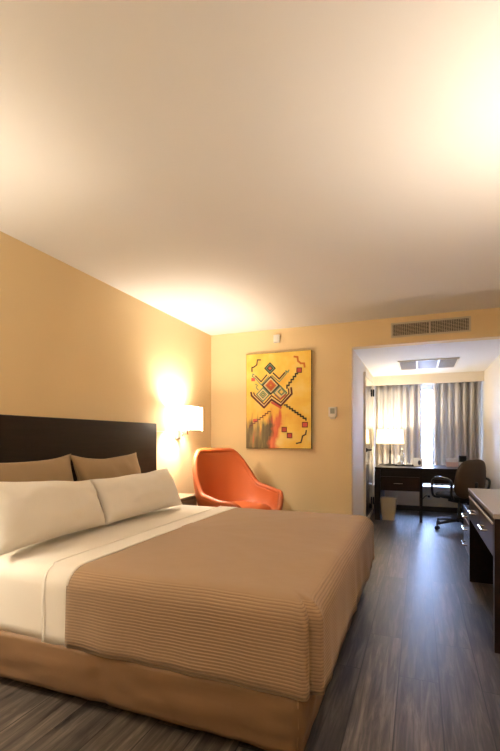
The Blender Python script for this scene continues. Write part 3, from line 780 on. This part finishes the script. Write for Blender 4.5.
obj('cup_body', lathe(bmesh.new(), [(.022, 0), (.034, .02), (.038, .065), (.034, .065), (.030, .02), (.01, .008)], (-.28, 6.83, .756), 20), PAPER, mg, smooth=True)
bm = bmesh.new(); tube(bm, smoothpath([(-.245, 6.83, .81), (-.222, 6.83, .805), (-.222, 6.83, .785), (-.248, 6.83, .778)], 5), .004, 8); obj('handle', bm, PAPER, mg, smooth=True)
nk = thing('folded_napkins', 'small stack of folded white napkins in the dark tray', 'napkins', (-.15, 6.83, .756))
bm = bmesh.new()
for k in range(4): box(bm, -.20+.002*k, -.105, 6.78, 6.875-.002*k, .756+k*.009, .764+k*.009)
obj('napkin_stack', bm, PAPER, nk, bev=.003)
cd = thing('tent_card', 'white folded card with a dark oval picture beside the window gap', 'card', (-.02, 6.9, .75))
bm = bmesh.new()
for s_ in (-1, 1):
    v0 = [(-.085, 6.9+s_*.045, .75), (.045, 6.9+s_*.045, .75), (.045, 6.9, .87), (-.085, 6.9, .87)]
    v1 = [(x, y+.002, z) for x, y, z in v0]; vs = [bm.verts.new(q) for q in v0+v1]
    for f in ((0, 1, 2, 3), (7, 6, 5, 4), (0, 4, 5, 1), (1, 5, 6, 2), (2, 6, 7, 3), (3, 7, 4, 0)): bm.faces.new([vs[i] for i in f])
obj('card_sheet', bm, PAPER, cd)
bm = lathe(bmesh.new(), [(.028, 0), (.028, .002)], seg=24); bm.transform(Matrix.Translation((.0, 6.9-.0285, .80)) @ Matrix.Rotation(math.atan2(.12, .045), 4, 'X') @ Matrix.Diagonal((.8, 1.3, 1, 1)))
obj('dark_oval', bm, mat('navy_print', (.03, .03, .06), .5), cd)
tb = thing('tissue_box', 'pale pink tissue box with tissues beside the office chair back', 'tissue box', (.44, 6.95, .75))
obj('carton', B(.36, .52, 6.89, 7.01, .75, .815), PINK, tb, bev=.004)
bm = bmesh.new()
for k in range(4):
    a = .37+.035*k; vs = [bm.verts.new(q) for q in ((a, 6.94, .815), (a+.04, 6.96, .815), (a+.05+.01*k, 6.97, .875-.008*(k % 2)), (a-.015, 6.93, .865+.012*(k % 2)))]; bm.faces.new(vs)
obj('tissue', bm, PAPER, tb, solid=.003)
cl = thing('alarm_clock', 'small black box clock on white stand above the office chair back', 'clock', (.575, 6.9, .75))
obj('stand', B(.535, .615, 6.87, 6.95, .75, .82), WPLAST, cl, bev=.003)
obj('clock_body', B(.525, .625, 6.86, 6.95, .82, .91), BLACKP, cl, bev=.005)
obj('clock_face', B(.535, .615, 6.857, 6.861, .83, .90), mat('dark_screen', (.02, .022, .025), .15), cl)

# waste bin
wb = thing('waste_bin', 'cream tapered waste bin on the floor under the writing desk', 'waste bin', (-.455, 6.50, 0))
def rrect(bm, cx, cy, hx, hy, z, r, n=5):
    out = []
    for sx, sy, a0 in ((1, 1, 0), (-1, 1, pi/2), (-1, -1, pi), (1, -1, 3*pi/2)):
        for k in range(n+1): a = a0+pi/2*k/n; out.append(bm.verts.new((cx+sx*(hx-r)+r*cos(a), cy+sy*(hy-r)+r*sin(a), z)))
    return out
bm = bmesh.new(); R_ = [rrect(bm, -.41, 6.50, hx, hy, z, r) for hx, hy, z, r in ((.085, .075, .002, .02), (.092, .082, .1, .022), (.112, .10, .30, .025), (.118, .106, .30, .025), (.118, .106, .312, .025), (.106, .094, .312, .022), (.080, .070, .02, .02))]
for a, b2 in zip(R_, R_[1:]):
    for k in range(len(a)): bm.faces.new((a[k], a[(k+1) % len(a)], b2[(k+1) % len(a)], b2[k]))
bm.faces.new(R_[0][::-1]); bm.faces.new(R_[-1]); obj('bin_body', bm, LINER, wb, smooth=False)

# wall socket with a hanging cable under the writing desk
so = thing('power_socket', 'white power socket low on the wall under the writing desk', 'socket', (.15, YW-.19, .19))
obj('plate', B(.11, .19, YW-.197, YW-.19, .19, .28), WPLAST, so, bev=.003)
pc = thing('power_cable', 'short dark cable with plug hanging under the writing desk', 'cable', (.13, YW-.2, .24))
bm = bmesh.new(); tube(bm, smoothpath([(.14, YW-.225, .24), (.09, YW-.25, .25), (.04, YW-.26, .20), (.02, YW-.27, .27), (.035, YW-.29, .30)], 6), .006, 8); obj('cord', bm, BLACKP, pc, smooth=True)
obj('plug', B(.125, .155, YW-.23, YW-.1975, .225, .255), BLACKP, pc, bev=.003)

# ------------------------------------------------------------------ office chair
oc = thing('office_chair', 'brown leather office chair on black five-star castor base at the writing desk', 'office chair', (.475, 6.14, 0), math.atan2(.80, -.60)-pi/2)
# local +y = facing direction
for k in range(5):
    a = 2*pi*k/5+.55; c_, s_ = cos(a), sin(a); bm = bmesh.new()
    tube(bm, [(.03*c_, .03*s_, .115), (.15*c_, .15*s_, .105), (.315*c_, .315*s_, .08)], [.024, .019, .014], 10)
    lg = obj('base_leg', bm, BLACKP, oc, local=True, smooth=True)
    bm = bmesh.new()
    for o_ in (-.014, .014):
        b3 = lathe(bmesh.new(), [(.012, -.008), (.026, -.007), (.028, 0), (.026, .007), (.012, .008)], seg=18)
        b3.transform(Matrix.Translation((.315*c_, .315*s_, .028)) @ Matrix.Rotation(a+.6, 4, 'Z') @ Matrix.Translation((o_, 0, 0)) @ Matrix.Rotation(pi/2, 4, 'Y'))
        me_ = bpy.data.meshes.new('tmp'); b3.to_mesh(me_); b3.free(); bm.from_mesh(me_); bpy.data.meshes.remove(me_)
    tube(bm, [(.315*c_, .315*s_, .028), (.315*c_, .315*s_, .075)], .008, 8)
    obj('castor', bm, BLACKP, lg, local=True, smooth=False)
obj('gas_column', lathe(bmesh.new(), [(.045, .09), (.04, .14), (.027, .15), (.025, .26), (.018, .27), (.018, .345)], (0, 0, 0), 20), BLACKP, oc, local=True, smooth=True)
bm = bmesh.new(); box(bm, -.09, .09, -.11, .10, .345, .385); tube(bm, [(.09, .0, .36), (.22, .02, .35)], .008)
obj('tilt_mechanism', bm, BLACKP, oc, local=True, bev=.008)
def slab(w, d_, z0, z1, dish, fn=None, nx_=14, ny_=12, p_=3.0):
    bm = bmesh.new(); S = []
    for top in (0, 1):
        g = []
        for j in range(ny_+1):
            row = []
            for i in range(nx_+1):
                u, v_ = -1+2*i/nx_, -1+2*j/ny_
                k = 1/(((abs(u)**p_+abs(v_)**p_)**(1/p_))/max(abs(u), abs(v_), 1e-6)) if (u or v_) else 1
                x, y = u*k*w/2, v_*k*d_/2; e = max(abs(u), abs(v_))
                t_ = (1-e**4)**.5; zc = (z0+z1)/2
                z = zc+(1 if top else -1)*(z1-z0)/2*(.25+.75*t_) + (dish*((abs(u)**2)) if top else 0)
                row.append((x, y, z))
            g.append(row)
        S.append(g)
    V = [[[bm.verts.new(q) for q in row] for row in g] for g in S]
    for s_ in (0, 1):
        for j in range(ny_):
            for i in range(nx_): bm.faces.new((V[s_][j][i], V[s_][j][i+1], V[s_][j+1][i+1], V[s_][j+1][i]))
    per = [(0, i) for i in range(nx_)]+[(j, nx_) for j in range(ny_)]+[(ny_, i) for i in range(nx_, 0, -1)]+[(j, 0) for j in range(ny_, 0, -1)]
    for a, b2 in zip(per, per[1:]+per[:1]): bm.faces.new((V[0][a[0]][a[1]], V[0][b2[0]][b2[1]], V[1][b2[0]][b2[1]], V[1][a[0]][a[1]]))
    return bm
bm = slab(.48, .47, .385, .465, .012); bm.transform(Matrix.Translation((0, .03, 0))); obj('seat', bm, BLACKF, oc, local=True, smooth=True, sub=1)
bm = slab(.46, .50, -.035, .035, .0, p_=3.2)
for v_ in bm.verts: v_.co.z -= .10*(v_.co.x/.23)**2*.5; v_.co.x *= 1-.10*(v_.co.y/.25)
bm.transform(Matrix.Translation((0, -.235, .655)) @ Matrix.Rotation(radians(8), 4, 'X') @ Matrix.Rotation(pi/2, 4, 'X'))
obj('backrest', bm, LEATH, oc, local=True, smooth=True, sub=1)
bm = bmesh.new(); tube(bm, smoothpath([(0, -.05, .365), (0, -.22, .37), (0, -.275, .43), (0, -.285, .62)], 5), .022, 10, flat=.5); obj('back_support', bm, BLACKP, oc, local=True, smooth=True)
for s_ in (-1, 1):
    x = s_*.285; bm = bmesh.new()
    tube(bm, smoothpath([(s_*.2, .12, .40), (x-.0, .14, .43), (x+s_*.005, .15, .58), (x, .10, .645), (x, -.10, .655), (x, -.19, .62), (x-s_*.02, -.17, .48), (s_*.2, -.12, .40)], 7), .015, 10)
    ar = obj('armrest', bm, BLACKP, oc, local=True, smooth=True)
    bm = bmesh.new(); tube(bm, [(x, .11, .655), (x, .0, .668), (x, -.12, .664)], [.016, .021, .016], 10, flat=.7); obj('arm_pad', bm, mat('grey_arm_pad', (.10, .10, .11), .25), ar, local=True, smooth=True)

# ------------------------------------------------------------------ floor lamp, right of the frame (throws the bright patch on the ceiling)
FLX, FLY = .60, 1.92
fl = thing('floor_lamp', 'tall chrome uplighter floor lamp with open drum shade by the right wall', 'floor lamp', (FLX, FLY, 0))
obj('base', lathe(bmesh.new(), [(.14, 0), (.14, .015), (.03, .03)], (FLX, FLY, 0), 32), CHROME, fl, smooth=False)
obj('pole', lathe(bmesh.new(), [(.011, .02), (.011, 1.60)], (FLX, FLY, 0), 16), CHROME, fl, smooth=True)
obj('lamp_shade', lathe(bmesh.new(), [(.15, 1.50), (.15, 1.75)], (FLX, FLY, 0), 36, close=False), SHADE3, fl, smooth=True, solid=.003)
bm = bmesh.new()
for k in range(3): a = 2*pi*k/3; tube(bm, [(FLX, FLY, 1.585), (FLX+.149*cos(a), FLY+.149*sin(a), 1.585)], .002, 6)
obj('shade_spider', bm, CHROME, fl)
obj('bulb', lathe(bmesh.new(), [(.012, 0), (.028, .04), (.028, .06), (.006, .09)], (FLX, FLY, 1.60), 16), BULB, fl, smooth=True)
l = bpy.data.lights.new('floor_lamp_light', 'POINT'); l.energy = 28*LS; l.color = (1, .91, .80); l.shadow_soft_size = .04
lo = bpy.data.objects.new('floor_lamp_light', l); COL.objects.link(lo); lo.location = (FLX, FLY, 1.70)

# unseen fill lamp added behind the camera, shaped as a ceiling fixture
cL = thing('added_fill_light', 'round glass ceiling fixture added as unseen fill light behind the viewpoint', 'ceiling light', (-.6, -.75, ZC))
obj('rim', lathe(bmesh.new(), [(.19, -.03), (.19, 0)], (-.6, -.75, ZC), 36), WPLAST, cL)
obj('diffuser', lathe(bmesh.new(), [(.03, -.115), (.10, -.105), (.16, -.07), (.178, -.03)], (-.6, -.75, ZC), 36), shade_mat('opal_diffuser', (.9, .9, .85), (1, .85, .6), 5), cL, smooth=True)
l = bpy.data.lights.new('added_fill_point', 'POINT'); l.shadow_soft_size = .12; l.energy = 18*LS; l.color = (1, .92, .82)
lo = bpy.data.objects.new('added_fill_point', l); COL.objects.link(lo); lo.location = (-.6, -.75, ZC-.25)

# ------------------------------------------------------------------ daylight
wd = bpy.data.worlds.new('sky'); scene.world = wd; wd.use_nodes = True
bg = wd.node_tree.nodes['Background']; N = wd.node_tree.nodes; L = wd.node_tree.links
tc = N.new('ShaderNodeTexCoord'); sp = N.new('ShaderNodeSeparateXYZ'); L.new(tc.outputs['Generated'], sp.inputs[0])
r = ramp(N, [(0, (.42, .52, .78)), (.5, (.46, .60, 1.0)), (1, (.34, .50, 1.0))]); mr = N.new('ShaderNodeMapRange'); mr.inputs['From Min'].default_value = -1
L.new(sp.outputs[2], mr.inputs[0]); L.new(mr.outputs[0], r.inputs[0]); L.new(r.outputs[0], bg.inputs[0]); bg.inputs[1].default_value = 38

# ------------------------------------------------------------------ camera
cam = bpy.data.cameras.new('camera'); co = bpy.data.objects.new('camera', cam); COL.objects.link(co)
co.location = (0, 0, 1.15); co.rotation_euler = (pi/2, 0, radians(21.33))
cam.sensor_fit = 'HORIZONTAL'; cam.sensor_width = 36; cam.lens = 36*434/500; cam.shift_y = 63.5/500
cam.clip_start = .02
scene.camera = co
scene.view_settings.view_transform = 'Standard'; scene.view_settings.look = 'None'; scene.view_settings.gamma = 1
scene.view_settings.use_curve_mapping = False; scene.view_settings.exposure = .46
